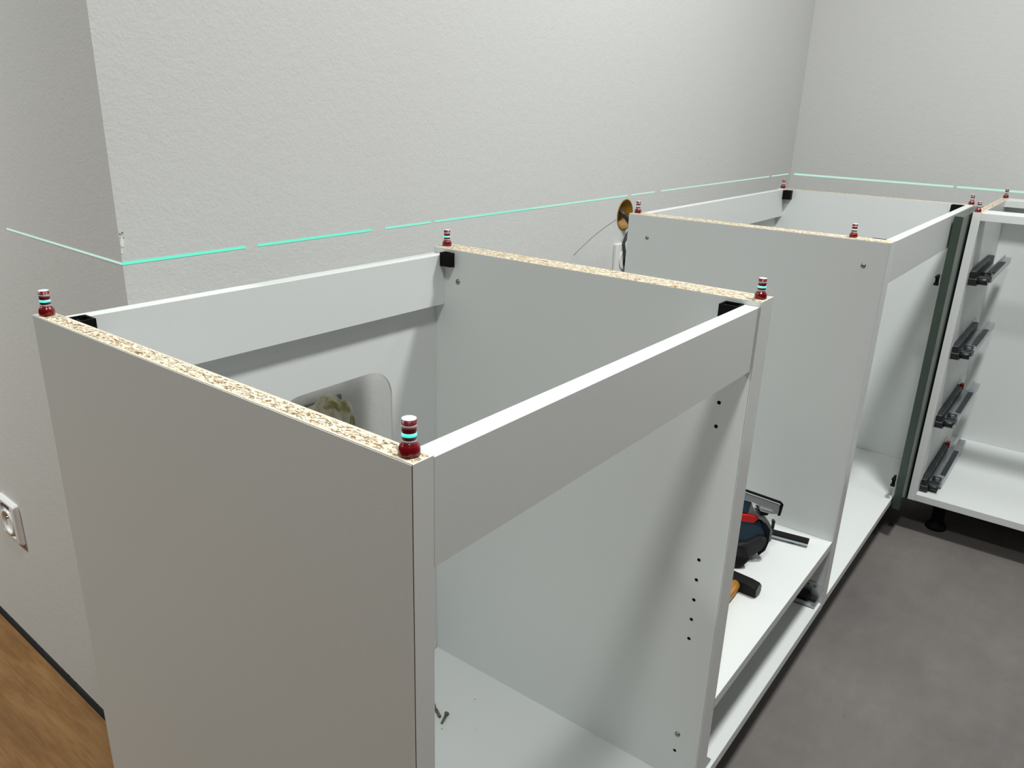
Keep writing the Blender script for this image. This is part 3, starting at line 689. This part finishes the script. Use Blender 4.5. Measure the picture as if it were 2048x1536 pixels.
# head: square bar with an octagonal striking face, nearly along y
hx = Vector((0.9075, 0.0475, -0.5865)); ax = Vector((0.07, 1.0, 0)).normalized(); sx = Vector((1.0, -0.07, 0)); r = 0.0120
def octo(c_, k, ch=0.45):
    q = r * k; w_ = q * (1 - ch); pts = []
    for a, b_ in ((w_, q), (-w_, q), (-q, w_), (-q, -w_), (-w_, -q), (w_, -q), (q, -w_), (q, w_)): pts.append(c_ + sx * a + Vector((0, 0, b_)))
    return pts
bm = bm_new(); loops = [[bm.verts.new(p) for p in octo(hx + ax * s, k, ch)] for s, k, ch in ((0.0, 0.90, 0.5), (0.003, 1.0, 0.42), (0.018, 1.0, 0.2), (0.062, 1.0, 0.15), (0.075, 0.92, 0.2), (0.105, 0.55, 0.3))]
for a, b_ in zip(loops, loops[1:]):
    for i in range(8): bm.faces.new((a[i], a[(i + 1) % 8], b_[(i + 1) % 8], b_[i]))
f = bm.faces.new(loops[0]); f.material_index = 1; bm.faces.new(loops[-1])
obj('head', bm, [M['hammer'], M['hammer_face']], ht)
bm = bm_new()
hc = hx + ax * 0.040
add_tube(bm, [hc + Vector((-0.010, 0.0, 0)), hc + Vector((-0.03, -0.001, 0)), hc + Vector((-0.08, -0.004, 0.0)), hc + Vector((-0.16, -0.008, 0)), hc + Vector((-0.22, -0.010, 0.002)), hc + Vector((-0.26, -0.012, 0.002))], [0.0095, 0.0100, 0.0085, 0.0095, 0.0115, 0.0100], 16)
obj('handle', bm, [M['ash']], ht)

def lying_screw(p0, p1, r, head, name, label):
    t = thing(name, label, 'screw', (*p0[:2], -0.7415))
    bm = bm_new(); add_cyl(bm, p0, p1, r, r * 0.85, 12); obj('shank', bm, [M['screw_dark']], t)
    d = (Vector(p0) - Vector(p1)).normalized(); bm = bm_new()
    add_cyl(bm, Vector(p0) + d * 0.004, Vector(p0), head, r, 16); obj('head', bm, [M['screw_dark']], t)
lying_screw((0.4575, 0.3835, -0.7387), (0.4405, 0.3775, -0.7394), 0.0023, 0.0044, 'screw', 'short dull screw with a wide head lying on the nearest cabinet floor')
t = thing('shelf_dowel', 'thin grey-green dowel lying on the cabinet floor beside the short screw', 'dowel', (0.458, 0.405, -0.7415))
bm = bm_new(); add_cyl(bm, (0.4490, 0.3890, -0.7392), (0.4570, 0.4050, -0.7390), 0.0026, 0.0026, 14); obj('sleeve', bm, [M['screw_dark']], t)
bm = bm_new(); add_cyl(bm, (0.4570, 0.4050, -0.7392), (0.4690, 0.4220, -0.7392), 0.0015, 0.0013, 12); obj('pin', bm, [M['steel_dark']], t)
for i, (x, y, z, r_) in enumerate(((0.4334, 0.3701, -0.7415, 0.0010), (0.518, 0.372, -0.7415, 0.0009), (0.468, 0.33, -0.7415, 0.0006), (0.770, 0.115, -0.5990, 0.0012), (0.70, 0.03, -0.7430, 0.0010))):
    bm = bm_new(); bmesh.ops.create_icosphere(bm, subdivisions=1, radius=r_)
    for v in bm.verts: v.co = Vector((v.co.x * 1.3 + x, v.co.y + y, max(v.co.z, -r_ * 0.4) * 0.8 + z + r_ * 0.33))
    o = obj('chip_crumb', bm, [M['screw_dark']], None)
    tag(o, ['dark crumb lying just below the short screw', 'faint crumb on the cabinet floor toward the side panel', 'tiny crumb in the middle of the nearest cabinet floor',
            'small grey crumb on the oven cabinet shelf before the hammer', 'tiny crumb on the bottom board of the oven cabinet'][i], 'crumb')
